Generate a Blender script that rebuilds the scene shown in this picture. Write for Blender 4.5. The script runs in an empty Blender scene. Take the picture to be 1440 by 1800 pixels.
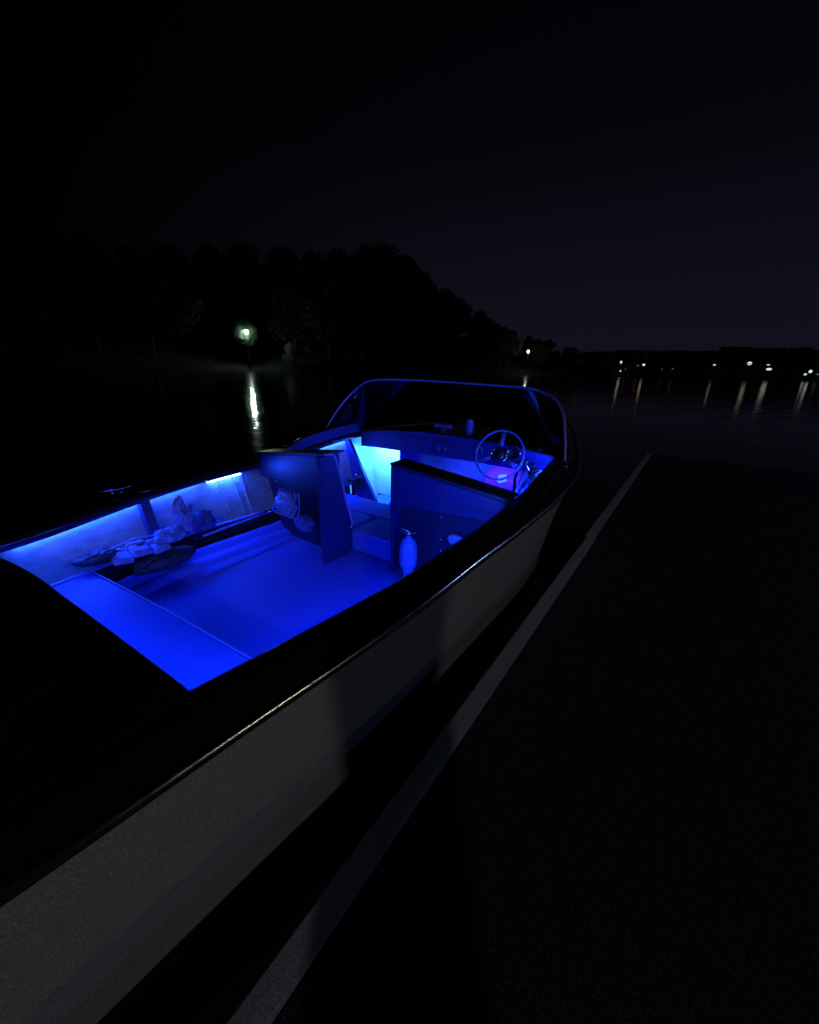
import bpy, bmesh, math, random
from mathutils import Vector, Matrix, noise

rnd = random.Random(7)
C = bpy.context.scene.collection
SC = bpy.context.scene

# ------------------------------------------------------------------ camera, sky, exposure
# world frame: X runs forward along boat and dock, Y to port, Z up from the water
F_PX, CX, CY = 720.0, 720.0, 900.0
PITCH = math.atan((900 - 645) / 720.0)
PHI = math.radians(35.0)
ROLL = math.radians(1.15)
CAM = Vector((0.0, 0.0, 1.45))
fwd_h = Vector((math.cos(PHI), math.sin(PHI), 0))
right0 = Vector((math.sin(PHI), -math.cos(PHI), 0))
view = fwd_h * math.cos(PITCH) - Vector((0, 0, 1)) * math.sin(PITCH)
up0 = fwd_h * math.sin(PITCH) + Vector((0, 0, 1)) * math.cos(PITCH)
right = right0 * math.cos(ROLL) + up0 * math.sin(ROLL)
up = -right0 * math.sin(ROLL) + up0 * math.cos(ROLL)

cam_d = bpy.data.cameras.new('camera')
cam = bpy.data.objects.new('camera', cam_d)
C.objects.link(cam)
cam_d.sensor_fit = 'HORIZONTAL'
cam_d.sensor_width = 36.0
cam_d.lens = 18.0
cam_d.clip_start = 0.02
cam_d.clip_end = 3000
m = Matrix((right, up, -view)).transposed().to_4x4()
m.translation = CAM
cam.matrix_world = m
SC.camera = cam

W = bpy.data.worlds.new('World')
SC.world = W
W.use_nodes = True
nt = W.node_tree
nt.nodes.clear()
wo = nt.nodes.new('ShaderNodeOutputWorld')
bg = nt.nodes.new('ShaderNodeBackground')
tc = nt.nodes.new('ShaderNodeTexCoord')
sep = nt.nodes.new('ShaderNodeSeparateXYZ')
nt.links.new(tc.outputs['Generated'], sep.inputs[0])
ramp = nt.nodes.new('ShaderNodeValToRGB')          # night sky: town glow at the horizon, black overhead
ramp.color_ramp.interpolation = 'B_SPLINE'
els = ramp.color_ramp.elements
els[0].position = 0.0;  els[0].color = (0.0066, 0.0056, 0.0116, 1)
els[1].position = 0.85; els[1].color = (0.00025, 0.00025, 0.0006, 1)
e = els.new(0.16); e.color = (0.0060, 0.0047, 0.0098, 1)
e = els.new(0.38); e.color = (0.0012, 0.0011, 0.0024, 1)
nt.links.new(sep.outputs['Z'], ramp.inputs[0])
dotn = nt.nodes.new('ShaderNodeVectorMath'); dotn.operation = 'DOT_PRODUCT'   # brighter toward the town across the lake
gd = fwd_h * 0.80 + right0 * 0.60
dotn.inputs[1].default_value = gd
nt.links.new(tc.outputs['Generated'], dotn.inputs[0])
mr = nt.nodes.new('ShaderNodeMapRange'); mr.interpolation_type = 'SMOOTHSTEP'
mr.inputs[1].default_value = 0.15; mr.inputs[2].default_value = 1.0
mr.inputs[3].default_value = 0.03; mr.inputs[4].default_value = 1.0
nt.links.new(dotn.outputs['Value'], mr.inputs[0])
mul = nt.nodes.new('ShaderNodeVectorMath'); mul.operation = 'SCALE'
nt.links.new(ramp.outputs[0], mul.inputs[0]); nt.links.new(mr.outputs[0], mul.inputs[3])
nt.links.new(mul.outputs[0], bg.inputs[0])
bg.inputs[1].default_value = 1.0
nt.links.new(bg.outputs[0], wo.inputs[0])

SC.view_settings.view_transform = 'Standard'
SC.view_settings.look = 'None'
SC.view_settings.exposure = 0.0
SC.view_settings.gamma = 1.0
SC.render.engine = 'CYCLES'
SC.cycles.use_denoising = True
SC.cycles.max_bounces = 8
SC.cycles.diffuse_bounces = 4
SC.cycles.glossy_bounces = 4
SC.cycles.transparent_max_bounces = 8
SC.cycles.sample_clamp_indirect = 4.0
SC.cycles.caustics_reflective = False
SC.cycles.caustics_refractive = False
SC.cycles.use_light_tree = True

def pix(x, y, dist):
    """point at horizontal distance dist in the direction of photo pixel (x, y)"""
    d0, u0 = (x - CX) / F_PX, (CY - y) / F_PX
    r = view + right * d0 + up * u0
    h = math.hypot(r.x, r.y)
    return CAM + r * (dist / h)

# ------------------------------------------------------------------ materials
def mat(name, col, rough=0.5, metal=0.0, var=0.0, vscale=8.0, bump=0.0, bscale=60.0, coat=0.0, col2=None, spec=0.5, stretch=None, ior=None, grain=0.0, gscale=500.0):
    M = bpy.data.materials.new(name); M.use_nodes = True
    t = M.node_tree; p = t.nodes['Principled BSDF']
    p.inputs['Base Color'].default_value = (*col, 1)
    p.inputs['Roughness'].default_value = rough
    p.inputs['Metallic'].default_value = metal
    p.inputs['Coat Weight'].default_value = coat
    p.inputs['Coat Roughness'].default_value = 0.06
    p.inputs['Specular IOR Level'].default_value = spec
    if ior: p.inputs['IOR'].default_value = ior
    co = t.nodes.new('ShaderNodeTexCoord'); src = co.outputs['Object']
    if stretch:
        mp = t.nodes.new('ShaderNodeMapping'); mp.inputs['Scale'].default_value = stretch
        t.links.new(src, mp.inputs[0]); src = mp.outputs[0]
    if var > 0 or col2:
        n = t.nodes.new('ShaderNodeTexNoise'); n.inputs['Scale'].default_value = vscale; n.inputs['Detail'].default_value = 6
        t.links.new(src, n.inputs['Vector'])
        r = t.nodes.new('ShaderNodeValToRGB')
        r.color_ramp.elements[0].position = 0.3; r.color_ramp.elements[1].position = 0.7
        a = tuple(c * (1 - var) for c in col); b = col2 or tuple(min(1, c * (1 + var)) for c in col)
        r.color_ramp.elements[0].color = (*a, 1); r.color_ramp.elements[1].color = (*b, 1)
        t.links.new(n.outputs['Fac'], r.inputs[0]); t.links.new(r.outputs[0], p.inputs['Base Color'])
        mr2 = t.nodes.new('ShaderNodeMapRange')
        mr2.inputs[3].default_value = max(0.02, rough - 0.06); mr2.inputs[4].default_value = min(1, rough + 0.08)
        t.links.new(n.outputs['Fac'], mr2.inputs[0]); t.links.new(mr2.outputs[0], p.inputs['Roughness'])
    if grain > 0:      # fine speckle put into the colour to stand in for camera grain
        g = t.nodes.new('ShaderNodeTexNoise'); g.inputs['Scale'].default_value = gscale; g.inputs['Detail'].default_value = 1
        t.links.new(co.outputs['Object'], g.inputs['Vector'])
        gr = t.nodes.new('ShaderNodeMapRange'); gr.inputs[1].default_value = .3; gr.inputs[2].default_value = .7
        gr.inputs[3].default_value = 1 - grain; gr.inputs[4].default_value = 1 + grain
        t.links.new(g.outputs['Fac'], gr.inputs[0])
        gm = t.nodes.new('ShaderNodeVectorMath'); gm.operation = 'SCALE'
        src_l = p.inputs['Base Color'].links
        if src_l: t.links.new(src_l[0].from_socket, gm.inputs[0])
        else: gm.inputs[0].default_value = col
        t.links.new(gr.outputs[0], gm.inputs[3]); t.links.new(gm.outputs[0], p.inputs['Base Color'])
    if bump > 0:
        n2 = t.nodes.new('ShaderNodeTexNoise'); n2.inputs['Scale'].default_value = bscale; n2.inputs['Detail'].default_value = 4
        t.links.new(src, n2.inputs['Vector'])
        b = t.nodes.new('ShaderNodeBump'); b.inputs['Strength'].default_value = bump; b.inputs['Distance'].default_value = 0.01
        t.links.new(n2.outputs['Fac'], b.inputs['Height']); t.links.new(b.outputs[0], p.inputs['Normal'])
    return M

def emit(name, col, strength):
    M = bpy.data.materials.new(name); M.use_nodes = True
    t = M.node_tree; t.nodes.clear()
    o = t.nodes.new('ShaderNodeOutputMaterial'); e = t.nodes.new('ShaderNodeEmission')
    e.inputs[0].default_value = (*col, 1); e.inputs[1].default_value = strength
    t.links.new(e.outputs[0], o.inputs[0])
    return M

BLUE = (0.013, 0.060, 1.0)
MT = {}
MT['gelcoat'] = mat('white_gelcoat', (0.52, 0.50, 0.49), 0.32, var=0.06, vscale=3, coat=0.2, grain=.42, gscale=260)
MT['bottom'] = mat('bottom_paint', (0.02, 0.02, 0.025), 0.6, var=0.3)
MT['deck'] = mat('black_deck_gloss', (0.012, 0.012, 0.014), 0.11, var=0.2, vscale=5, coat=0.4, bump=0.015, bscale=30)
MT['steel'] = mat('steel', (0.62, 0.62, 0.60), 0.16, 1.0, var=0.1, vscale=20)
MT['chrome'] = mat('chrome', (0.75, 0.76, 0.78), 0.12, 1.0, var=0.05, vscale=30)
MT['polished'] = mat('polished_chrome', (0.8, 0.8, 0.82), 0.03, 1.0)
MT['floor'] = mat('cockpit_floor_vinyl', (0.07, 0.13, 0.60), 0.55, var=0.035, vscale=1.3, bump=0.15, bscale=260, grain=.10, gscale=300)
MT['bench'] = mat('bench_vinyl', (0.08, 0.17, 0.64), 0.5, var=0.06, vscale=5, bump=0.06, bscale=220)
MT['liner'] = mat('side_liner_fabric', (0.28, 0.32, 0.29), 0.85, var=0.2, vscale=14, bump=0.25, bscale=240, stretch=(1, 1, 3), grain=.18, gscale=260)
MT['recess'] = mat('dark_recess', (0.02, 0.02, 0.022), 0.8, var=0.3)
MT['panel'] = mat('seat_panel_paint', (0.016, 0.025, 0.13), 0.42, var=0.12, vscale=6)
MT['panel_port_dim'] = mat('seat_panel_paint_dim', (0.01, 0.015, 0.075), 0.42, var=0.12, vscale=6)  # seat panel colour darkened, the dimmer port light put into the paint
MT['panel_dark'] = mat('storage_panel_dark', (0.006, 0.009, 0.042), 0.5, var=0.2, vscale=8)  # shade of the storage faces deepened in the base colour
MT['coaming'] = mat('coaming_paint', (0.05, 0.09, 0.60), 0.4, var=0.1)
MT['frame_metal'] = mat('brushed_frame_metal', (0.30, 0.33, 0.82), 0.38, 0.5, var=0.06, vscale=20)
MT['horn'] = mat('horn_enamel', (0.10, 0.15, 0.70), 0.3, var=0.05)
MT['black'] = mat('black_plastic', (0.015, 0.015, 0.016), 0.4, var=0.2)
MT['cap'] = mat('black_vinyl_cap', (0.02, 0.02, 0.022), 0.3, var=0.2, vscale=12, bump=0.05, bscale=150)
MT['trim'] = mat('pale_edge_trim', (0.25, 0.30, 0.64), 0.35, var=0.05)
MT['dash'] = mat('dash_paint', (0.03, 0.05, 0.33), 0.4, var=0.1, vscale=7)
MT['kick'] = mat('kick_panel_white', (0.8, 0.8, 0.8), 0.6, var=0.03)
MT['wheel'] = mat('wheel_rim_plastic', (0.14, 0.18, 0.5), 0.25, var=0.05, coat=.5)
MT['cushion'] = mat('cushion_vinyl', (0.04, 0.06, 0.33), 0.45, var=0.08, bump=0.1, bscale=120)
MT['red'] = mat('red_vinyl', (0.60, 0.04, 0.20), 0.55, var=0.15, bump=0.1)
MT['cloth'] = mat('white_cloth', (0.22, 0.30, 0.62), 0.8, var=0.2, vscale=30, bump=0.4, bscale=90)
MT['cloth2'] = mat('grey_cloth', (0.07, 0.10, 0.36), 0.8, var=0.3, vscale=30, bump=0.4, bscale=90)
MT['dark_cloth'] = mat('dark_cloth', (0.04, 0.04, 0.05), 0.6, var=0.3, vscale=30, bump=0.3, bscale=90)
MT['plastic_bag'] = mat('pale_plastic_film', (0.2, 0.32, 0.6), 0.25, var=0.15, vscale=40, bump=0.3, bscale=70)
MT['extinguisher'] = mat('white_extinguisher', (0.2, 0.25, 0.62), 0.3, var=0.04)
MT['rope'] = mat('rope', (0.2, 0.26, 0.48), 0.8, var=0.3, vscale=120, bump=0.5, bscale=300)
MT['carpet'] = mat('dock_carpet', (0.036, 0.036, 0.052), 0.95, var=0.8, vscale=160, bump=0.8, bscale=260, spec=0.15, grain=.95, gscale=200)
MT['dock_trim'] = mat('dock_edge_board', (0.33, 0.34, 0.38), 0.6, var=0.2, vscale=9, bump=0.2, bscale=60, stretch=(0.3, 4, 4), grain=.42, gscale=260)
MT['wood'] = mat('weathered_wood', (0.12, 0.10, 0.08), 0.8, var=0.4, vscale=12, bump=0.4, bscale=40, stretch=(4, 4, 0.4))
MT['grey_metal'] = mat('grey_painted_metal', (0.12, 0.12, 0.12), 0.5, var=0.15)
MT['led'] = emit('blue_led_strip', BLUE, 215.0)
MT['led_port'] = emit('blue_led_strip_port', BLUE, 130.0)
MT['led_dash_fill'] = emit('blue_led_strip_added', BLUE, 340.0)
MT['led_front'] = emit('blue_led_strip_footwell', (0.028, 0.22, 1.0), 950.0)
MT['earth'] = mat('bank_soil', (0.022, 0.024, 0.016), 0.95, var=0.4, vscale=0.4)
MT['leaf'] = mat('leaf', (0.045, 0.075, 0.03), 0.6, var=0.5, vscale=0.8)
MT['halo_leaf'] = mat('halo_leaf', (0.13, 0.18, 0.12), 0.6, var=0.4, vscale=0.8)
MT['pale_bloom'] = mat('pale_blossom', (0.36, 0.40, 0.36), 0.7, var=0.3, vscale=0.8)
MT['bark'] = mat('bark', (0.07, 0.055, 0.04), 0.9, var=0.3, vscale=6, bump=0.5)
MT['siding'] = mat('house_siding', (0.16, 0.15, 0.13), 0.8, var=0.2, vscale=2)
MT['roof'] = mat('house_roof', (0.05, 0.045, 0.045), 0.9, var=0.3, vscale=3)

# thin windscreen glass
G = bpy.data.materials.new('windscreen_glass'); G.use_nodes = True
t = G.node_tree; t.nodes.clear()
o = t.nodes.new('ShaderNodeOutputMaterial'); mx = t.nodes.new('ShaderNodeMixShader')
tr = t.nodes.new('ShaderNodeBsdfTransparent'); tr.inputs[0].default_value = (0.80, 0.84, 0.88, 1)
gl = t.nodes.new('ShaderNodeBsdfGlossy'); gl.inputs['Roughness'].default_value = 0.03
fr = t.nodes.new('ShaderNodeFresnel'); fr.inputs[0].default_value = 1.5
t.links.new(fr.outputs[0], mx.inputs[0]); t.links.new(tr.outputs[0], mx.inputs[1]); t.links.new(gl.outputs[0], mx.inputs[2])
t.links.new(mx.outputs[0], o.inputs[0])
MT['glass'] = G

# lake water
Wm = bpy.data.materials.new('lake_water'); Wm.use_nodes = True
t = Wm.node_tree; p = t.nodes['Principled BSDF']
p.inputs['Base Color'].default_value = (0.002, 0.003, 0.004, 1)
p.inputs['Roughness'].default_value = 0.08
p.inputs['IOR'].default_value = 1.333
co = t.nodes.new('ShaderNodeTexCoord')
n1 = t.nodes.new('ShaderNodeTexNoise'); n1.inputs['Scale'].default_value = 0.9; n1.inputs['Detail'].default_value = 3
n2 = t.nodes.new('ShaderNodeTexNoise'); n2.inputs['Scale'].default_value = 5.0; n2.inputs['Detail'].default_value = 2
t.links.new(co.outputs['Object'], n1.inputs['Vector']); t.links.new(co.outputs['Object'], n2.inputs['Vector'])
b1 = t.nodes.new('ShaderNodeBump'); b1.inputs['Strength'].default_value = 0.34; b1.inputs['Distance'].default_value = 0.06
b2 = t.nodes.new('ShaderNodeBump'); b2.inputs['Strength'].default_value = 0.2; b2.inputs['Distance'].default_value = 0.012
t.links.new(n1.outputs['Fac'], b1.inputs['Height']); t.links.new(n2.outputs['Fac'], b2.inputs['Height'])
t.links.new(b1.outputs[0], b2.inputs['Normal']); t.links.new(b2.outputs[0], p.inputs['Normal'])
MT['water'] = Wm

# ------------------------------------------------------------------ mesh helpers
class MB:
    def __init__(s): s.v = []; s.f = []
    def add(s, vs, fs):
        o = len(s.v); s.v += [Vector(v) for v in vs]; s.f += [tuple(i + o for i in f) for f in fs]; return s
    def box(s, x0, x1, y0, y1, z0, z1):
        vs = [(x, y, z) for z in (z0, z1) for y in (y0, y1) for x in (x0, x1)]
        return s.add(vs, [(0, 2, 3, 1), (4, 5, 7, 6), (0, 1, 5, 4), (2, 6, 7, 3), (0, 4, 6, 2), (1, 3, 7, 5)])
    def loft(s, rows, closed=False, cap=False):
        n = len(rows[0]); vs = [p for r in rows for p in r]; fs = []
        for i in range(len(rows) - 1):
            for j in range(n if closed else n - 1):
                k = (j + 1) % n
                fs.append((i * n + j, i * n + k, (i + 1) * n + k, (i + 1) * n + j))
        if cap:
            fs.append(tuple(range(n - 1, -1, -1))); fs.append(tuple((len(rows) - 1) * n + j for j in range(n)))
        return s.add(vs, fs)
    def tube(s, pts, r, seg=8, cap=True, flat=1.0):
        pts = [Vector(p) for p in pts]; rows = []; u = None
        for i, p in enumerate(pts):
            d = (pts[min(i + 1, len(pts) - 1)] - pts[max(i - 1, 0)]).normalized()
            if u is None:
                u = d.orthogonal().normalized() if abs(d.z) > 0.9 else d.cross(Vector((0, 0, 1))).normalized()
            u = (u - d * u.dot(d)).normalized(); w = d.cross(u)
            rr = r[i] if isinstance(r, (list, tuple)) else r
            rows.append([p + (u * math.cos(a) + w * math.sin(a) * flat) * rr for a in [2 * math.pi * k / seg for k in range(seg)]])
        return s.loft(rows, True, cap)
    def ring(s, c, n, R, r, seg=40, sub=8):
        n = Vector(n).normalized(); u = n.orthogonal().normalized(); w = n.cross(u); c = Vector(c); rows = []
        for i in range(seg + 1):
            a = 2 * math.pi * i / seg; e = u * math.cos(a) + w * math.sin(a)
            rows.append([c + e * (R + r * math.cos(b)) + n * r * math.sin(b) for b in [2 * math.pi * k / sub for k in range(sub)]])
        return s.loft(rows, True)
    def lathe(s, c, axis, prof, seg=20):
        n = Vector(axis).normalized(); u = n.orthogonal().normalized(); w = n.cross(u); c = Vector(c)
        rows = [[c + n * h + (u * math.cos(a) + w * math.sin(a)) * max(r, 1e-4) for a in [2 * math.pi * k / seg for k in range(seg)]] for r, h in prof]
        return s.loft(rows, True, True)
    def build(s, name, m, parent=None, smooth=False, bevel=0.0, solid=0.0, sub=0, origin=None):
        root = parent
        while root is not None and root.parent is not None: root = root.parent
        if root is not None: org = root.location.copy()
        elif origin is not None: org = Vector(origin)
        else:
            org = Vector((sum(v.x for v in s.v) / len(s.v), sum(v.y for v in s.v) / len(s.v), min(v.z for v in s.v)))
        me = bpy.data.meshes.new(name)
        me.from_pydata([v - org for v in s.v], [], s.f)
        me.validate()
        bm = bmesh.new(); bm.from_mesh(me)
        bmesh.ops.remove_doubles(bm, verts=bm.verts, dist=1e-5)
        bmesh.ops.recalc_face_normals(bm, faces=bm.faces)
        if bevel > 0:
            bmesh.ops.bevel(bm, geom=[e for e in bm.edges if e.is_manifold and e.calc_face_angle(0) > 0.6], offset=bevel, segments=2, affect='EDGES')
        bm.to_mesh(me); bm.free()
        me.materials.append(MT[m] if isinstance(m, str) else m)
        if smooth:
            for p in me.polygons: p.use_smooth = True
        ob = bpy.data.objects.new(name, me); C.objects.link(ob)
        if parent is not None: ob.parent = parent
        else: ob.location = org
        if solid:
            md = ob.modifiers.new('thickness', 'SOLIDIFY'); md.thickness = solid; md.offset = 0
        if sub:
            md = ob.modifiers.new('smooth', 'SUBSURF'); md.levels = sub; md.render_levels = sub
        return ob

def empty(name, loc):
    o = bpy.data.objects.new(name, None); C.objects.link(o); o.location = loc; o.empty_display_size = 0.2; return o
def tag(o, label=None, cat=None, group=None, kind=None):
    if label: o['label'] = label
    if cat: o['category'] = cat
    if group: o['group'] = group
    if kind: o['kind'] = kind
    return o
def lerp_tab(x, xs, ys):
    if x <= xs[0]: return ys[0]
    for i in range(len(xs) - 1):
        if x <= xs[i + 1]:
            t = (x - xs[i]) / (xs[i + 1] - xs[i])
            # smooth (Catmull-Rom style) slope
            m0 = (ys[i + 1] - ys[i - 1]) / (xs[i + 1] - xs[i - 1]) if i > 0 else (ys[1] - ys[0]) / (xs[1] - xs[0])
            m1 = (ys[i + 2] - ys[i]) / (xs[i + 2] - xs[i]) if i + 2 < len(xs) else (ys[i + 1] - ys[i]) / (xs[i + 1] - xs[i])
            h = xs[i + 1] - xs[i]
            return (2*t**3 - 3*t*t + 1)*ys[i] + (t**3 - 2*t*t + t)*h*m0 + (-2*t**3 + 3*t*t)*ys[i + 1] + (t**3 - t*t)*h*m1
    return ys[-1]
def frange(a, b, n): return [a + (b - a) * i / (n - 1) for i in range(n)]

# ------------------------------------------------------------------ water, banks
wb = MB()
R = 1500
wb.add([(-R, -R, 0), (R, -R, 0), (R, R, 0), (-R, R, 0)], [(0, 1, 2, 3)])
tag(wb.build('lake_water', 'water', origin=(0, 0, 0)), kind='structure')

# shoreline described by photo column -> distance
SX = [-900, -300, 0, 433, 700, 929, 1050, 1200, 1440, 2000, 2600]
SD = [80, 92, 106, 120, 127, 135, 146, 152, 156, 165, 175]
def shore(x): return lerp_tab(x, SX, SD)
rows = []
for x in frange(-900, 2600, 71):
    d = shore(x) + 0.8 * noise.noise((x * 0.02, 0, 3))
    k = max(0.0, min(1.0, (1050 - x) / 500.0))
    prof = [(-1.5, -0.6), (0, 0.15), (1.5, 0.7), (8, 1.2 + 3 * k), (30, 2.0 + 12 * k), (70, 3 + 24 * k), (160, 2 + 12 * k)]
    r = []
    for dd, z in prof:
        q = pix(x, 650, d + dd); r.append((q.x, q.y, z + (0.25 * noise.noise((q.x * 0.3, q.y * 0.3, 0)) if dd > 0 else 0)))
    rows.append(r)
bank = MB().loft(rows)
tag(bank.build('lake_bank', 'earth', origin=(0, 0, 0), smooth=True), kind='structure')

# ------------------------------------------------------------------ trees
def leaf_mesh(name, seed, h, rx, leaves, lsize, base=0.28):
    r = random.Random(seed); b = MB()
    lumps = []
    for i in range(17):
        a = r.uniform(0, 6.28); zz = r.uniform(base, 0.93); q = rx * math.sin(min(1, (zz - base + 0.12) / (1 - base)) * math.pi) ** 0.6 * r.uniform(0.2, 0.8)
        lumps.append((Vector((math.cos(a) * q, math.sin(a) * q, zz * h)), r.uniform(0.26, 0.46) * rx))
    lumps.append((Vector((0, 0, h * 0.9)), rx * 0.32))
    for i in range(leaves):
        c, lr = lumps[i % len(lumps)]
        d = Vector((r.gauss(0, 1), r.gauss(0, 1), r.gauss(0, 0.85))).normalized()
        p = c + d * lr * r.uniform(0.55, 1.1)
        u = Vector((r.gauss(0, 1), r.gauss(0, 1), r.gauss(0, 1))).normalized(); w = u.orthogonal().normalized()
        s = lsize * r.uniform(0.6, 1.4)
        b.add([p - u * s, p + w * s * 0.45, p + u * s, p - w * s * 0.45], [(0, 1, 2, 3)])
    me = bpy.data.meshes.new(name); me.from_pydata(b.v, [], b.f); me.materials.append(MT['leaf']); return me, lumps
def trunk_mesh(name, h, lumps, seed):
    r = random.Random(seed); b = MB()
    b.tube([(0, 0, -0.6), (0.04 * h * 0.1, 0, h * 0.3), (0, 0.02 * h * 0.3, h * 0.55), (0, 0, h * 0.85)], [h * 0.028, h * 0.021, h * 0.014, h * 0.004], 8)
    for c, lr in lumps[:8]:
        b.tube([(0, 0, h * r.uniform(0.25, 0.5)), (c.x * 0.5, c.y * 0.5, c.z * 0.85), (c.x, c.y, c.z)], [h * 0.011, h * 0.007, h * 0.003], 5)
    me = bpy.data.meshes.new(name); me.from_pydata(b.v, [], b.f); me.materials.append(MT['bark']); return me
kinds = []
for k in range(5):
    cm, lu = leaf_mesh('crown', 20 + k, 10.0, [3.6, 4.2, 3.3, 4.6, 3.9][k], 6500, 0.22)
    kinds.append((cm, trunk_mesh('trunk', 10.0, lu, 40 + k)))
def tree(loc, h, k, rot, label, group, wide=1.0):
    e = empty('leafy_tree', loc); e.rotation_euler.z = rot
    s = h / 10.0; e.scale = (s * wide, s * wide, s)
    cm, tm = kinds[k]
    for nm, me in (('crown', cm), ('trunk', tm)):
        o = bpy.data.objects.new(nm, me); C.objects.link(o); o.parent = e
    return tag(e, label, 'tree', group)
# treetop silhouette of the wooded hill against the sky, photo px
TX = [-200, 0, 200, 380, 500, 600, 665, 710, 760, 800, 850, 900, 960, 1010, 1060, 1150]
TY = [420, 415, 425, 432, 440, 442, 432, 455, 486, 515, 553, 578, 592, 608, 617, 622]
def topy(x): return lerp_tab(x, TX, TY)
ti = 0
def put_tree(x, back, label, group, jit=0.0, wide=1.0, scale=1.0):
    global ti
    d = shore(x) + back
    top = pix(x, topy(x) + jit, d)
    z0 = 0.7 + back * (0.42 if x < 800 else 0.42 * max(0.2, (1050 - x) / 250.0))
    h = max(3.0, (top.z - z0) * scale)
    tree((top.x, top.y, z0), h, ti % 5, ti * 2.399, label, group, wide); ti += 1
HG = 'black mass of trees on the wooded hill'
for x in (-150, -70, 5, 80, 150, 225, 300, 370, 430, 490, 545, 600, 640, 672, 705, 742, 780, 815, 850, 885, 925, 965, 1005, 1045):
    put_tree(x + rnd.uniform(-8, 8), rnd.uniform(14, 26), 'dark leafy tree in the silhouetted wood on the hill', HG, rnd.uniform(0, 7), 1.1)
for x in (-90, -30, 30, 90, 150, 240, 330, 505, 545, 580, 610, 640, 690, 725, 765, 800, 830, 850, 872, 890, 905, 940, 955, 985, 1000, 1020):
    put_tree(x + rnd.uniform(-8, 8), rnd.uniform(5, 11), 'dark leafy tree in the silhouetted wood on the hill', HG, rnd.uniform(40, 85) if x < 840 else rnd.uniform(6, 20), 1.3)

# far wood beyond the lake, one mass
fw = MB(); r_ = random.Random(3)
for i in range(150):
    x = 1030 + i * (1900 - 1030) / 150.0 + r_.uniform(-4, 4)
    d = shore(x) + r_.uniform(10, 30)
    ty = 617 + 5 * noise.noise((x * 0.012, 1, 0)) - (5 if 1270 < x < 1420 else 0)
    top = pix(x, ty, d); h = top.z - 0.8
    for j in range(170):
        zz = r_.uniform(0.1, 1.0); a = r_.uniform(0, 6.28); rr = 2.6 * math.sin(zz ** 0.7 * math.pi * 0.93) ** 0.5 * r_.uniform(0.5, 1)
        p = Vector((top.x + math.cos(a) * rr, top.y + math.sin(a) * rr, 0.8 + h * zz))
        u = Vector((r_.gauss(0, 1), r_.gauss(0, 1), r_.gauss(0, 1))).normalized(); w = u.orthogonal().normalized(); s = r_.uniform(0.25, 0.7)
        fw.add([p - u * s, p + w * s * 0.6, p + u * s, p - w * s * 0.6], [(0, 1, 2, 3)])
tag(fw.build('far_wood', 'leaf', origin=(0, 0, 0)), 'low black line of woodland along the far shore', 'woodland', kind='stuff')

# ------------------------------------------------------------------ shore lamps and lit houses
def post_lamp(px, py, d, gr, mt, label, name='shore_lamp', group=None, ground=0.0):
    q = pix(px, py, d)
    e = empty(name, (q.x, q.y, ground))
    MB().tube([(q.x, q.y, ground - 0.8), (q.x, q.y, q.z - gr * .9)], [0.08, 0.05], 8).build('post', 'black', e, True)
    MB().lathe((q.x, q.y, q.z + gr * .9), (0, 0, 1), [(gr * 1.1, 0), (gr * 0.9, gr * 0.2), (gr * 0.25, gr * 0.45), (0.02, gr * 0.55)], 14).build('hood', 'grey_metal', e, True)
    MB().lathe(q, (0, 0, 1), [(gr * math.sin(a), -gr * math.cos(a)) for a in frange(0.05, 3.09, 12)], 16).build('globe', mt, e, True)
    return tag(e, label, 'lamp', group)
MT['lamp_green'] = emit('lamp_mercury', (0.72, 1.0, 0.84), 140.0)
MT['lamp_white'] = emit('lamp_white', (0.92, 0.96, 1.0), 45.0)
MT['lamp_rail'] = emit('lamp_warm_white', (1.0, .9, .72), 420.0)
MT['lamp_cool'] = emit('lamp_cool_white', (.25, .43, 1.0), 185.0)
MT['win_warm'] = emit('window_warm', (1.0, 0.84, 0.60), .9)
MT['win_white'] = emit('window_white', (1.0, 0.93, 0.80), .95)
MT['win_dim'] = emit('window_dim', (0.8, 0.9, 1.0), 0.08)
MT['win_green'] = emit('window_green', (0.45, 1.0, 0.72), .7)
MT['win_red'] = emit('window_red', (1.0, 0.30, 0.08), 0.10)
post_lamp(433, 583, 118.0, 0.42, 'lamp_green', 'bright greenish white lamp on a post before the black wooded hill')
post_lamp(929, 618, 133.0, 0.33, 'lamp_white', 'small white post lamp right of the hill, its streak crossing the windscreen frame')
q = pix(434, 600, 120.9)
lt = empty('leafy_tree', (q.x, q.y, .6)); tag(lt, 'added foliage close behind the bright lamp, standing in for its pale green glow', 'tree')  # added foliage ball, shaped to act as the lamp's bloom
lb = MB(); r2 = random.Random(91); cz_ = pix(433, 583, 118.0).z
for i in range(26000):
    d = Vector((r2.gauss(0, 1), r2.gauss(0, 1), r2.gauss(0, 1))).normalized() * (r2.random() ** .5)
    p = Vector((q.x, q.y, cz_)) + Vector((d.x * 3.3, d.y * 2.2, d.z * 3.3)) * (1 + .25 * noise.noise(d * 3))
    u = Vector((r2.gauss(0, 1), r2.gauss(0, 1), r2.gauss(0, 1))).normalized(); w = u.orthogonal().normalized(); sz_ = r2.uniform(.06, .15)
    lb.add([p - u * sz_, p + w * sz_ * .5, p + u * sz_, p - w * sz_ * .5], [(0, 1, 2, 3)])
lb.build('crown', 'halo_leaf', lt)
MB().tube([(q.x, q.y, 0), (q.x + .2, q.y, cz_ * .5), (q.x, q.y, cz_ + 1)], [.3, .2, .06], 8).build('trunk', 'bark', lt, True)
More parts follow.
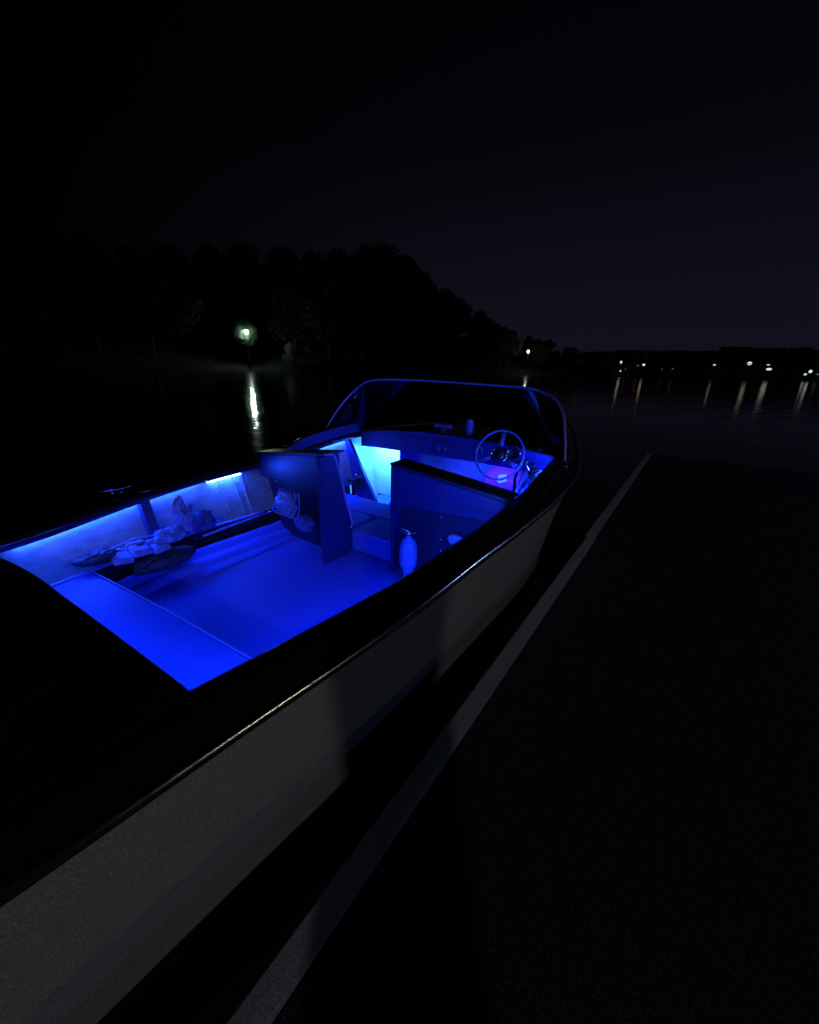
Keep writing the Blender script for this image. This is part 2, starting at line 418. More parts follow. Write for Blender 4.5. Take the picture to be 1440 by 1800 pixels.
# foliage above stands in for the lamp's halo; two shrubs further along the bank
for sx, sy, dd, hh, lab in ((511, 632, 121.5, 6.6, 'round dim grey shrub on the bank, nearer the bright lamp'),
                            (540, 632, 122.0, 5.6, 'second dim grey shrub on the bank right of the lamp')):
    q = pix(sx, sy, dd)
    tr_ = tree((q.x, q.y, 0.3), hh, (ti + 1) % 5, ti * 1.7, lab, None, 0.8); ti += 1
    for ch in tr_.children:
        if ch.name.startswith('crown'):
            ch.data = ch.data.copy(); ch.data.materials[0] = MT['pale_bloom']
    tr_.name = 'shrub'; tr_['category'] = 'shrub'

def house(px, d, w, h, wins, label, yaw=0.0):
    """small lakeside house whose lit windows sit at given photo pixels: (px, py, width m, height m, material, tilt)"""
    base = pix(px, 650, d + 2.0); gx, gy = base.x, base.y
    out = Vector((-gx, -gy, 0)).normalized(); side = Vector((-out.y, out.x, 0))
    g = 0.7
    e = empty('lakeside_house', (gx, gy, g))
    def P(a, b, z): return Vector((gx, gy, 0)) + side * a + out * b + Vector((0, 0, z))
    wl = MB(); vs = [P(a, b, z) for z in (g - 0.4, g + h) for b in (-2.2, 1.6) for a in (-w / 2, w / 2)]
    wl.add(vs, [(0, 2, 3, 1), (4, 5, 7, 6), (0, 1, 5, 4), (2, 6, 7, 3), (0, 4, 6, 2), (1, 3, 7, 5)]); wl.build('wall', 'siding', e)
    rf = MB(); a = w / 2 + 0.35
    rf.add([P(-a, 2.0, g + h + .02), P(a, 2.0, g + h + .02), P(a, -0.3, g + h + 1.3), P(-a, -0.3, g + h + 1.3), P(-a, -2.6, g + h + .02), P(a, -2.6, g + h + .02)],
           [(0, 1, 2, 3), (3, 2, 5, 4), (0, 3, 4), (1, 5, 2), (0, 4, 5, 1)]); rf.build('roof', 'roof', e)
    for (wx, wy, ww, wh, mt) in wins:
        ww *= .66; wh *= .66
        q = pix(wx, wy, d + 2.0) - Vector((gx, gy, 0)); la = q.dot(side); z = q.z
        z = max(g + 0.35, z)
        fr = MB(); fr.add([P(la - ww/2 - .08, 1.63, z - wh/2 - .08), P(la + ww/2 + .08, 1.63, z - wh/2 - .08), P(la + ww/2 + .08, 1.63, z + wh/2 + .08), P(la - ww/2 - .08, 1.63, z + wh/2 + .08),
                           P(la - ww/2 - .08, 1.60, z - wh/2 - .08), P(la + ww/2 + .08, 1.60, z - wh/2 - .08), P(la + ww/2 + .08, 1.60, z + wh/2 + .08), P(la - ww/2 - .08, 1.60, z + wh/2 + .08)],
                          [(0, 1, 2, 3), (0, 4, 5, 1), (1, 5, 6, 2), (2, 6, 7, 3), (3, 7, 4, 0)])
        f = fr.build('window', 'grey_metal', e)
        pn = MB()
        k = 10   # lit pane behind a part drawn blind: rounded opening
        pts = [P(la + ww / 2 * math.cos(t_) , 1.65, z + wh / 2 * math.sin(t_)) for t_ in [2 * math.pi * i / k for i in range(k)]]
        pn.add(pts, [tuple(range(k))]); pn.build('pane', mt, f)
    return tag(e, label, 'house')
house(1096, 141, 6.5, 2.9, [(1092, 637, 1.0, 1.3, 'win_warm'), (1091, 652, .7, .5, 'win_white'), (1100, 649, .6, .4, 'win_dim')], 'dark lakeside house with one warm window above a small white one')
house(1130, 144, 6.0, 2.9, [(1132, 641, 1.1, 1.2, 'win_warm'), (1121, 643, 1.4, .9, 'win_red')], 'dark lakeside house with orange window and reddish glow beside it')
house(1182, 147, 6.0, 2.6, [(1183, 648, .9, .5, 'win_dim'), (1164, 649, .7, .4, 'win_dim')], 'dark lakeside house with only two dim windows')
house(1256, 150, 5.5, 2.6, [(1256, 642, 1.0, .8, 'win_white')], 'dark lakeside house with a single small white window')
house(1316, 152, 6.5, 3.2, [(1318, 639, 1.7, 1.4, 'win_warm')], 'dark lakeside house with the largest warm yellow window')
house(1353, 153, 6, 3.2, [(1351, 641, 1.1, .7, 'win_warm'), (1352, 649, 1.9, .9, 'win_white')], 'dark lakeside house with wide white window under a small warm one')
house(1422, 154, 7.5, 2.8, [(1416, 658, 1.0, .9, 'win_green'), (1425, 653, 1.1, 1.2, 'win_white'), (1438, 658, 1.4, .6, 'win_dim')], 'dark lakeside house at the right with green and white windows')

# ------------------------------------------------------------------ dock
DE = 0.512            # Y of the dock edge facing the boat
DZ = 0.30
dk = empty('dock', (2.0, -1.0, 0.0))
MB().box(-9.0, 7.0, -3.2, DE - 0.064, 0.12, DZ).build('deck_carpet', 'carpet', dk, bevel=0.006)
for i, (x0, x1, off) in enumerate(((-9.0, -4.2, 0.004), (-4.195, 3.05, 0.0), (3.056, 6.98, 0.014))):
    MB().box(x0, x1, DE - 0.064 + off, DE + off, 0.14, DZ + 0.012).build('edge_board', 'dock_trim', dk, bevel=0.004)
MB().box(7.0, 7.05, -3.2, DE + 0.01, 0.10, DZ - 0.004).build('end_board', 'wood', dk, bevel=0.004)
for x in (-7, -3.5, 0.2, 3.6, 6.5):
    MB().box(x - 0.9, x + 0.9, -3.0, DE - 0.12, -0.25, 0.118).build('float', 'black', dk, bevel=0.03)
dk.rotation_euler.z = math.radians(0.8)
tag(dk, 'black carpeted floating dock with pale edge board beside the boat', 'dock')

# dock lamp standing behind the photographer: lights the hull side and the rub rail
DL = Vector((-10.3, -7.7, 0))
lp = empty('dock_lamp', (DL.x, DL.y, 0.0))
MB().tube([(DL.x, DL.y, -1.2), (DL.x, DL.y, 7.8)], 0.07, 10).build('post', 'grey_metal', lp, True)
MB().lathe((DL.x, DL.y, 8.24), (0, 0, 1), [(0.28, 0), (0.24, 0.06), (0.08, 0.13), (0.01, 0.15)], 16).build('hood', 'grey_metal', lp, True)
MB().lathe((DL.x, DL.y, 8.0), (0, 0, 1), [(0.22 * math.sin(a), -0.22 * math.cos(a)) for a in frange(0.05, 3.0, 10)], 14).build('globe', emit('dock_lamp_glass', (1.0, 0.93, 0.95), 290.0), lp, True)
tag(lp, 'dock lamp on a grey post behind the viewer', 'lamp')
# two lamps on the shore off to the right, they glint in the steel rail insert
for (lx, ly, lz, lr, lm, lab) in ((6.0, -34.0, 5.5, .16, 'lamp_rail', 'shore lamp abeam of the boat, off to the right'), (27.0, -24.0, 12.0, .42, 'lamp_cool', 'shore lamp further ahead, off to the right')):
    e = empty('shore_lamp', (lx, ly, 0))
    MB().tube([(lx, ly, -.8), (lx, ly, lz - lr * .9)], [.09, .06], 8).build('post', 'grey_metal', e, True)
    MB().lathe((lx, ly, lz), (0, 0, 1), [(lr * math.sin(a), -lr * math.cos(a)) for a in frange(0.05, 3.09, 12)], 14).build('globe', lm, e, True)
    MB().lathe((lx, ly, lz + lr * .95), (0, 0, 1), [(lr * 1.2, 0), (lr, .06), (.05, .12)], 14).build('hood', 'grey_metal', e, True)
    tag(e, lab, 'lamp')
# added unseen piling behind the viewer, stands in for the viewer's shadow on the hull
pl = empty('added_piling', (-.403, -.306, -1.5))
MB().lathe((-.403, -.306, -1.5), (0, 0, 1), [(.178, 0), (.172, 1.8), (.165, 3.7)], 18).build('timber', 'wood', pl, True)
MB().lathe((-.403, -.306, 2.2), (0, 0, 1), [(.182, 0), (.178, .05), (.02, .2)], 18).build('cone_cap', 'grey_metal', pl, True)
MB().ring((-.403, -.306, DZ + .02), (0, 0, 1), .186, .016, 24, 6).build('piling_hoop', 'grey_metal', pl, True)
tag(pl, 'round timber piling with cone cap, added unseen behind the viewer to shade the hull', 'piling')

# ------------------------------------------------------------------ the boat
YC = 1.61
boat = empty('motorboat', (2.3, YC, 0.0))
tag(boat, 'open runabout with white side, black deck and blue lit cockpit moored at the dock', 'motorboat')
def zs(x): return lerp_tab(x, [-.75, .35, .9, 1.3, 1.7, 2.1, 2.5, 3.2, 4.2, 5.6], [.69, .71, .75, .78, .80, .83, .88, .93, .98, 1.03])
def hin(x): return lerp_tab(x, [.0, .3, .5, .95, 1.35, 1.6, 2.1, 2.5, 2.8], [.70, .725, .76, .85, .885, .89, .885, .87, .85])
def hout(x): return lerp_tab(x, [-.75, 0, .4, .65, .95, 1.33, 1.62, 2.4, 2.8, 3.2, 3.6, 4.2, 4.7, 4.95, 5.05], [.80, .87, .905, .94, .98, 1.005, 1.025, 1.05, .985, .87, .75, .53, .27, .10, .02])
def hwl(x): return lerp_tab(x, [-.75, 0, .5, .9, 1.5, 2.3, 2.8, 3.2, 3.6, 4.2, 4.7, 4.95, 5.05], [.70, .745, .775, .808, .815, .83, .79, .71, .60, .41, .16, .04, .01])
XS = frange(-.75, 5.05, 64)
def topside(x, sgn):
    o, w, z = hout(x), hwl(x), zs(x) - .03
    return [(x, YC + sgn * (w + (o - w) * t ** 1.25), -0.06 + (z + 0.06) * t) for t in frange(0, 1, 9)]
hb = MB()
for s_ in (-1, 1): hb.loft([topside(x, s_) for x in XS])
hb.loft([[p for p in topside(-.75, -1)], [p for p in topside(-.75, 1)]])
hb.build('hull', 'gelcoat', boat, True)
bb = MB()
for s_ in (-1, 1):
    bb.loft([[topside(x, s_)[0], (x, YC + s_ * hwl(x) * 0.5, -0.22), (x, YC, -0.34 if x < 4.4 else -0.34 + (x - 4.4) * 0.45)] for x in XS])
bb.build('hull_bottom', 'bottom', boat, True)
# rub rail: dark rubber with a steel insert
for s_ in (-1, 1):
    pts = [(x, YC + s_ * (hout(x) + 0.006), zs(x) - 0.028) for x in frange(-.75, 5.03, 80)]
    rr = MB().tube(pts, 0.02, 8).build('rub_rail', 'black', boat, True)
    nx_, nz_ = .88, .47
    strip = []
    for x, y, z in pts:
        c_ = (y + s_ * nx_ * .0185, z + nz_ * .0185)
        strip.append([(x, c_[0] + s_ * (-nz_ * a + nx_ * h), c_[1] + nx_ * a + nz_ * h) for a, h in ((-.013, -.004), (-.012, .002), (-.006, .0042), (0, .0048), (.006, .0042), (.012, .002), (.013, -.004))])
    MB().loft(strip).build('rail_insert', 'steel', rr, True)
# side decks (covering boards) with a rolled inner lip
XD = 2.76
for s_ in (-1, 1):
    b = MB(); rows = []
    for x in frange(-.75, XD, 50):
        o, z = hout(x), zs(x)
        i = hin(x) if x > 0.3 else hin(0.3) 
        rows.append([(x, YC + s_ * (o - 0.002), z - 0.018), (x, YC + s_ * (o - 0.02), z - 0.006), (x, YC + s_ * ((o * 2 + i) / 3), z + 0.008), (x, YC + s_ * (i + 0.02), z + 0.006), (x, YC + s_ * (i + 0.004), z - 0.002), (x, YC + s_ * i, z - 0.014), (x, YC + s_ * i, z - 0.042), (x, YC + s_ * (i + 0.012), z - 0.045), (x, YC + s_ * (i + 0.012), z - 0.02), (x, YC + s_ * (o - 0.03), z - 0.03)])
    b.loft(rows); b.build('side_deck', 'deck', boat, True)
# raised coaming boards running up to the windscreen ends
for s_ in (-1, 1):
    rows = []; rows2 = []
    for x in frange(1.86, 2.755, 18):
        k = min(1, (x - 1.86) / .35); k = k * k * (3 - 2 * k); i, z = hin(x), zs(x) + .007
        rows.append([(x, YC + s_ * (i + .012), z - .004), (x, YC + s_ * (i + .022), z + .014 * k), (x, YC + s_ * (i + .05), z + .064 * k)])
        rows2.append([(x, YC + s_ * (i + .05), z + .064 * k), (x, YC + s_ * (i + .07), z + .068 * k), (x, YC + s_ * (i + .10), z + .06 * k), (x, YC + s_ * (i + .115), z + .05 * k), (x, YC + s_ * (i + .13), z - .012)])
    cbd = MB().loft(rows).build('coaming_board', 'coaming', boat, True)
    MB().loft(rows2).build('coaming_cap', 'deck', cbd, True)
# aft deck
b = MB(); rows = []
for j in frange(-1, 1, 25):
    i = hin(0.3)
    front = 0.30 - 0.09 * max(0, j) ** 2 + 0.035 * max(0, -j)
    # rounded inner corner
    y = YC + j * (i + 0.03)
    r = []
    for x in frange(-.75, front, 12): r.append((x, y, zs(x) + 0.0105 + 0.012 * (1 - j * j)))
    x = front
    r += [(x + .001, y, zs(x) - 0.03), (x - .012, y, zs(x) - 0.034)]
    rows.append(r)
for k_, sg in ((0, -1), (-1, 1)):
    e_r = [(x, y + sg * .006, z - .02) for x, y, z in rows[k_]]
    rows = [e_r] + rows if k_ == 0 else rows + [e_r]
b.loft(rows); b.build('aft_deck', 'deck', boat, False)
b = MB(); b.tube([(0.303 - 0.09 * max(0, j) ** 2 + 0.035 * max(0, -j), YC + j * hin(.3), zs(.3) + 0.0 + 0.012 * (1 - j * j)) for j in frange(-.985, .985, 20)], 0.004, 6)
b.build('deck_edge_piping', 'trim', boat, True)
# foredeck with crown, windscreen area included
def deckz(x, y):
    o = hout(x); q = min(1, abs(y - YC) / max(o, 0.01)); return zs(x) - 0.018 + 0.085 * min(1, o) * (1 - q * q)
b = MB(); rows = []
for x in frange(2.74, 5.05, 34):
    o = hout(x) - 0.002; rows.append([(x, YC + j * o, deckz(x, YC + j * o)) for j in frange(-1, 1, 25)])
b.loft(rows); b.build('foredeck', 'deck', boat, True)

# ---- cockpit inside
FZ = 0.28
def side_wall(s_, mts):
    up_, lo_, led = MB(), MB(), MB()
    r1, r2, r3 = [], [], []
    for x in frange(-0.1, 2.61, 44):
        i = max(hin(x), .72); z = zs(x) - 0.028
        wt, wb_ = i + 0.055, min(i - 0.03, 0.83)
        r1.append([(x, YC + s_ * wt, z), (x, YC + s_ * (wt * .6 + wb_ * .4), z * .6 + .45 * .4), (x, YC + s_ * wb_, 0.455)])
        r2.append([(x, YC + s_ * wb_, 0.455), (x, YC + s_ * (wb_ + 0.055), 0.452), (x, YC + s_ * (wb_ + 0.045), 0.36), (x, YC + s_ * (wb_ - 0.005), 0.335)])
        q = wb_ - 0.005
        r3.append([(x, YC + s_ * (q - a), z) for a, z in ((0, .335), (.008, .352), (.03, .362), (.055, .355), (.07, .33), (.078, .314), (.09, .312), (.115, .318), (.135, .312), (.15, .292), (.158, FZ))])
    up_.loft(r1).build('side_liner', mts, boat, True)
    lo_.loft(r2).build('storage_recess', 'recess', boat, True)
    led.loft(r3).build('floor_cove', 'floor', boat, True)
    lip = MB().tube([(x, YC + s_ * (min(max(hin(x), .72) - 0.03, .83) - 0.004), 0.455) for x in frange(0.3, 1.66, 20)], 0.010, 6)
    lip.build('shelf_lip', 'trim', boat, True)
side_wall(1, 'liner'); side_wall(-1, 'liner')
# floor as two panels with a seam, forward well floor a little higher
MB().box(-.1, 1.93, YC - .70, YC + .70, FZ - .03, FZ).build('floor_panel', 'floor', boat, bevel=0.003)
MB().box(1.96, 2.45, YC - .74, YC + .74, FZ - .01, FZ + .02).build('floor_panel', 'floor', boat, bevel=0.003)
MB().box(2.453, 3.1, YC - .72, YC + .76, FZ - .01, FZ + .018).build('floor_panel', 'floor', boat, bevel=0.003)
MB().box(-.14, -.11, YC - .69, YC + .69, FZ, .66).build('aft_bulkhead', 'panel_dark', boat)
# low bench against the aft deck
b = MB()
rows = []
ol = [(-.1, .86), (.672, .86), (.665, 1.2), (.64, 1.70), (.585, 2.34), (.57, 2.375), (.54, 2.39), (-.1, 2.39)]
rows = [[(x, y, z) for x, y in ol] for z in (FZ + .002, .45)]
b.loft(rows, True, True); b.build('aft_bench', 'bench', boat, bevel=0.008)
b = MB().tube([(.673, .87, .4525), (.666, 1.2, .4525), (.641, 1.70, .4525), (.587, 2.33, .4525), (.571, 2.375, .4525), (.54, 2.389, .4525), (.32, 2.389, .4525)], 0.0045, 6)
b.build('bench_piping', 'trim', boat, True)
# side frame (rib) on the port liner and small vertical battens near the port seat
def liner_pt(x, z):
    i = max(hin(x), .72); zt = zs(x) - .028; wt, wb_ = i + .055, min(i - .03, .83)
    t = (zt - z) / (zt - .455); return wt + (wb_ - wt) * t
def batten(x, w, d, m_, name):
    rows = []
    for z in frange(zs(x) - .03, .46, 5):
        y = YC + liner_pt(x, z); rows.append([(x - w/2, y + .004, z), (x - w/2, y - d, z), (x + w/2, y - d, z), (x + w/2, y + .004, z)])
    return MB().loft(rows, True, True).build(name, m_, boat)
batten(0.925, 0.05, 0.055, 'panel', 'side_frame')
for x in (1.42, 1.52, 1.575): batten(x, 0.012, 0.010, 'liner', 'batten')
for x, z in ((1.40, .66), (1.46, .60), (1.405, .52)):
    y = YC + liner_pt(x, z); MB().lathe((x, y + .002, z), (0, -1, 0), [(.006, 0), (.005, .004), (.001, .006)], 8).build('screw', 'chrome', boat, True)

# LED strips under the deck lips
def led_strip(s_, x0, x1, dy, dz, name='light_strip', w=.008, mt='led'):
    rows = []
    for x in frange(x0, x1, 14):
        y = hin(x) + dy; z = zs(x) + dz
        rows.append([(x, YC + s_ * (y - w), z), (x, YC + s_ * (y + w), z), (x, YC + s_ * (y + w), z + .006), (x, YC + s_ * (y - w), z + .006)])
    o = MB().loft(rows, True, True).build(name, mt, boat)
    return o
led_strip(1, .34, 1.28, .035, -.036, mt='led_port')
led_strip(-1, 1.98, 2.66, .010, -.058, mt='led_dash_fill')  # added strip, unseen under the lip, to brighten the dash and horn
MB().box(.225, .235, 1.02, 2.10, .668, .674).build('light_strip', 'led_port', boat)
led_strip(1, 1.34, 1.56, .012, -.056)
led_strip(-1, .40, 1.66, .010, -.058)
MB().lathe((1.315, YC + hin(1.315) + .0, zs(1.315) - .046), (0, -1, -.3), [(.007, 0), (.006, .006), (.002, .009)], 8).build('strip_end_lens', emit('led_end', (0.45, 0.8, 1.0), 3.0), boat, True)

# port seat: back with overhanging upper panel, lower storage face, inboard side panel
PX, SXB = 1.675, 1.75
def seat_back(x0, x1, y0, y1, ztop0, ztop1, split, name):
    th = .11; s2 = 1 if y1 > y0 else -1
    q = [(0, 1, 2, 3), (5, 4, 7, 6), (0, 3, 7, 4), (1, 5, 6, 2), (0, 4, 5, 1), (3, 2, 6, 7)]
    vs = [(x0, y0, split), (x1, y1, split), (x1, y1, ztop1), (x0, y0, ztop0), (x0 + th, y0, split), (x1 + th, y1, split), (x1 + th, y1, ztop1), (x0 + th, y0, ztop0)]
    o = MB().add(vs, q).build(name, 'panel' if y1 < y0 else 'panel_port_dim', boat, bevel=.006)
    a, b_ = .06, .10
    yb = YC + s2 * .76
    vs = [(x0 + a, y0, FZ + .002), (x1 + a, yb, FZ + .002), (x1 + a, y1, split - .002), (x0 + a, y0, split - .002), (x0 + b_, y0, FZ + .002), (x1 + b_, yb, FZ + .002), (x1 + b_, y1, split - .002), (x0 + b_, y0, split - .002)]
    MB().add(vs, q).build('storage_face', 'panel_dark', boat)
    e_ = .012; f = th + .03
    vs = [(x0 - e_, y0 - s2 * e_, ztop0 + .002), (x1 - e_, y1, ztop1 + .002), (x1 - e_, y1, ztop1 + .018), (x0 - e_, y0 - s2 * e_, ztop0 + .018),
          (x0 + f, y0 - s2 * e_, ztop0 + .002), (x1 + f, y1, ztop1 + .002), (x1 + f, y1, ztop1 + .018), (x0 + f, y0 - s2 * e_, ztop0 + .018)]
    MB().add(vs, q).build('seat_cap', 'cap', boat, bevel=.004)
    return o
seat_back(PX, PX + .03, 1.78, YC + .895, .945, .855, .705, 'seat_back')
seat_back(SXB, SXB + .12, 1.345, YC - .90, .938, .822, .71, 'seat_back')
# inboard side panels of the two seats (walk-through between them)
def side_panel(y0, y1, outline, name, m_='panel'):
    b = MB(); n = len(outline)
    b.loft([[(x, y, z) for x, z in outline] for y in (y0, y1)], True, True)
    return b.build(name, m_, boat, bevel=.004)
side_panel(1.735, 1.765, [(1.58, FZ + .003), (1.80, FZ + .003), (1.825, .47), (1.70, .93), (1.68, .955), (1.575, .955)], 'seat_side_panel')
MB().tube([(1.806, 1.733, .455), (1.83, 1.733, .48), (1.712, 1.733, .90), (1.70, 1.735, .94), (1.68, 1.738, .96), (1.62, 1.742, .963)], .007, 8).build('panel_edge_trim', 'trim', boat, True)
side_panel(1.335, 1.362, [(1.752, FZ + .003), (1.93, FZ + .003), (1.93, .6), (1.87, .936), (1.752, .936)], 'seat_side_panel')
# threshold step between the seats
MB().box(1.815, 2.10, 1.363, 1.733, FZ + .022, .445).build('threshold_step', 'floor', boat, bevel=.012)
MB().box(2.103, 2.38, 1.363, 2.36, FZ + .022, .444).build('raised_floor', 'floor', boat, bevel=.008)
MB().box(1.84, 2.10, 1.768, 2.36, FZ + .022, .443).build('raised_floor', 'floor', boat, bevel=.008)
MB().tube([(1.812, 1.366, .44), (1.812, 1.73, .44)], .006, 6).build('step_nosing', 'trim', boat, True)
# seats in front of the backs
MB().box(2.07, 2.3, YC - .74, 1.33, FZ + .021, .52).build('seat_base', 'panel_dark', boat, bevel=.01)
def rounded_slab(x0, x1, y0, y1, z0, z1, r, bul=.02):
    ol = []
    for cx, cy, a0 in ((x1 - r, y1 - r, 0), (x0 + r, y1 - r, 90), (x0 + r, y0 + r, 180), (x1 - r, y0 + r, 270)):
        for k in range(7):
            a = math.radians(a0 + 15 * k); ol.append((cx + r * math.cos(a), cy + r * math.sin(a)))
    rows = []
    mx_, my_ = (x0 + x1) / 2, (y0 + y1) / 2
    for z, k in ((z0, .93), (z0 + (z1 - z0) * .2, .99), (z0 + (z1 - z0) * .6, 1.0), (z1 - .01, .98), (z1 + bul * .4, .9), (z1 + bul, .6), (z1 + bul * 1.1, .2)):
        rows.append([(mx_ + (x - mx_) * k, my_ + (y - my_) * k, z) for x, y in ol])
    return MB().loft(rows, True, True), ol
b, ol = rounded_slab(1.955, 2.32, .86, 1.60, .525, .615, .15); b.build('seat_cushion', 'cushion', boat, True)
MB().tube([(x, y, .60) for x, y in ol + ol[:1]], .008, 6).build('cushion_piping', 'trim', boat, True)
MB().tube([(x, y, .54) for x, y in ol + ol[:1]], .008, 6).build('cushion_piping', 'trim', boat, True)
# screws down the starboard storage face
for px_, z in ((1.085, .66), (1.085, .60), (1.08, .53), (1.078, .46)):
    MB().lathe((SXB + .06 + .12 * (1.345 - px_) / .635, px_, z), (-1, 0, 0), [(.007, 0), (.006, .004), (.001, .006)], 8).build('screw', 'chrome', boat, True)
MB().lathe((PX + .085, 2.40, .665), (-1, 0, 0), [(.008, 0), (.007, .004), (.001, .006)], 8).build('screw', 'chrome', boat, True)

# dash, footwell
DX = 2.75
def dash_top(y): return deckz(2.76, y) - .004
b = MB(); ys = frange(YC - .86, YC + .86, 25)
def dbot(y): return .775 + .012 * (1 - ((y - YC) / .86) ** 2)
b.loft([[(DX, y, dash_top(y)) for y in ys], [(DX, y, dbot(y)) for y in ys], [(DX + .024, y, dbot(y)) for y in ys], [(DX + .024, y, dash_top(y) - .02) for y in ys]])
dash = b.build('dashboard', 'dash', boat)
MB().tube([(DX - .004, y, dash_top(y) + .004) for y in ys], .009, 8).build('dash_top_trim', 'cap', boat, True)
# glovebox lid, port half
b = MB().box(DX - .012, DX - .002, 1.73, 2.14, .805, .915); g = b.build('glovebox_lid', 'dash', boat, bevel=.004)
MB().lathe((DX - .012, 2.03, .868), (-1, 0, 0), [(.010, 0), (.011, .012), (.006, .018)], 10).build('glovebox_knob', 'chrome', boat, True)
def gauge(y, z, r, face):
    o = MB().lathe((DX - .001, y, z), (-1, 0, 0), [(r, 0), (r, .016), (r * .86, .02), (r * .84, .012), (.002, .012)], 28).build('gauge', face, boat, True)
    MB().ring((DX - .018, y, z), (1, 0, 0), r, .004, 28, 6).build('bezel', 'chrome', o, True)
    return o
gauge(1.625, .858, .040, 'dash'); gauge(1.035, .905, .045, 'black'); gauge(1.31, .885, .03, 'dash')
for y in (.985, .935, .885):
    MB().lathe((DX - .001, y, .835), (-1, 0, 0), [(.006, 0), (.006, .02), (.012, .022), (.012, .032), (.004, .036)], 12).build('switch_knob', 'chrome', boat, True)
# steering wheel
wc = Vector((2.50, 1.045, .920)); wn = Vector((-.93, 0, .36)).normalized()
sw = MB().ring(wc, wn, .162, .0068, 48, 10).build('steering_wheel', 'wheel', boat, True)
MB().lathe(wc - wn * .025, wn, [(.030, 0), (.042, .015), (.040, .038), (.025, .048), (.004, .05)], 24).build('hub', 'black', sw, True)
MB().ring(wc + wn * .004, wn, .052, .006, 32, 6).build('horn_ring', 'chrome', sw, True)
wu = (Vector((0, 0, 1)) - wn * wn.z).normalized(); wr = wn.cross(wu)
for a in (90, 205, 335):
    e_ = wu * math.sin(math.radians(a)) - wr * math.cos(math.radians(a)); pe = wn.cross(e_)
    for k in (-1, 0, 1):
        MB().tube([wc + e_ * .04 + pe * k * .006, wc + e_ * .158 + pe * k * .011], .0032, 6).build('spoke', 'wheel', sw, True)
MB().tube([wc - wn * .02, wc - wn * .24], .022, 12).build('steering_column', 'black', boat, True)
# footwell bulkhead: bright port part, divider, starboard part further forward
kp = MB(); ol = [(2.06, FZ + .02), (2.42, FZ + .02), (2.53, .66), (2.54, .86), (2.06, .90)]
kp.loft([[(x, y, z) for y, z in ol] for x in (2.92, 2.935)], True, True).build('kick_panel', 'kick', boat)
MB().box(2.776, 2.918, 2.045, 2.058, .45, .88).build('footwell_divider', 'dash', boat)
MB().box(3.05, 3.07, YC - .68, 2.05, FZ + .02, .93).build('footwell_bulkhead', 'liner', boat)
MB().box(2.94, 3.05, 2.048, 2.058, FZ + .02, .9).build('footwell_partition', 'dash', boat)
MB().box(2.916, 2.919, 2.20, 2.24, .40, .415).build('kick_panel_vent', 'black', boat)
MB().box(2.785, 2.80, 2.08, 2.44, .80, .806).build('light_strip', 'led_front', boat)
MB().box(2.784, 2.80, .80, 1.60, .80, .806).build('light_strip', emit('led_starboard', (.010, .03, 1.0), 260.0), boat)
# frame on the port side in front of the kick panel (its dark edge cuts the bright panel)
rows = []
for z in frange(.86, FZ + .02, 6):
    q = .50 + (z - .28) * .28
    yo = YC + min(liner_pt(2.62, max(z, .456)), .9) + .02
    yi = min(2.208 + (z - .39) * .60, yo - .02)
    rows.append([(2.60, yo, z), (2.60, yi, z), (2.63, yi, z), (2.63, yo, z)])
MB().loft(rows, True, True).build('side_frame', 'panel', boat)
# forward port light strip by the windscreen end (lights the liner under the deck)
led_strip(1, 1.95, 2.62, .030, -.040)
# control box with lever on the port side, ahead of the port seat
cb = MB().box(2.36, 2.44, 2.155, 2.215, .50, .60).build('control_box', 'black', boat, bevel=.008)
MB().tube([(2.40, 2.21, .58), (2.40, 2.26, .565), (2.395, 2.30, .55)], .012, 8).build('bracket', 'black', cb, True)
MB().tube([(2.385, 2.165, .595), (2.37, 2.16, .62), (2.37, 2.20, .63)], .007, 8).build('lever', 'chrome', cb, True)
# throttle on the starboard side
tb = MB().box(2.45, 2.56, .775, .815, .74, .84).build('throttle_box', 'black', boat, bevel=.008)
MB().tube([(2.50, .825, .80), (2.49, .845, .87), (2.47, .85, .90)], .007, 8).build('lever', 'chrome', tb, True)
MB().lathe((2.468, .85, .90), (-.3, 0, 1), [(.006, 0), (.014, .008), (.014, .02), (.004, .028)], 10).build('lever_knob', 'black', tb, True)
# hoses and cables hanging below the dash on the starboard side
for k, (y0, y1, x0, x1, z1) in enumerate(((.94, .86, 2.76, 2.30, .70), (.90, .84, 2.77, 2.36, .72), (1.0, .90, 2.76, 2.40, .66), (.87, .83, 2.74, 2.42, .76))):
    MB().tube([(x0, y0, .80), (x0 - .08, y0 - .01, .77 - .02 * k), ((x0 + x1) / 2, (y0 + y1) / 2, .74), (x1 + .05, y1, z1 + .01), (x1, y1, z1 - .08)], .011 + .003 * (k % 2), 8).build('hose', ['trim', 'cushion', 'black', 'cushion'][k], boat, True)
# horn on the deck behind the windscreen
HXX = 2.80; hz = deckz(HXX, 1.65) + .008
hn = MB().lathe((HXX, 1.65 - .075, hz + .042), (0, 1, 0), [(.012, 0), (.019, .006), (.019, .05), (.016, .055), (.017, .10), (.021, .125), (.023, .15), (.018, .155)], 18).build('deck_horn', 'horn', boat, True)
MB().box(HXX - .015, HXX + .015, 1.632, 1.666, hz - .007, hz + .026).build('horn_foot', 'horn', hn, bevel=.003)

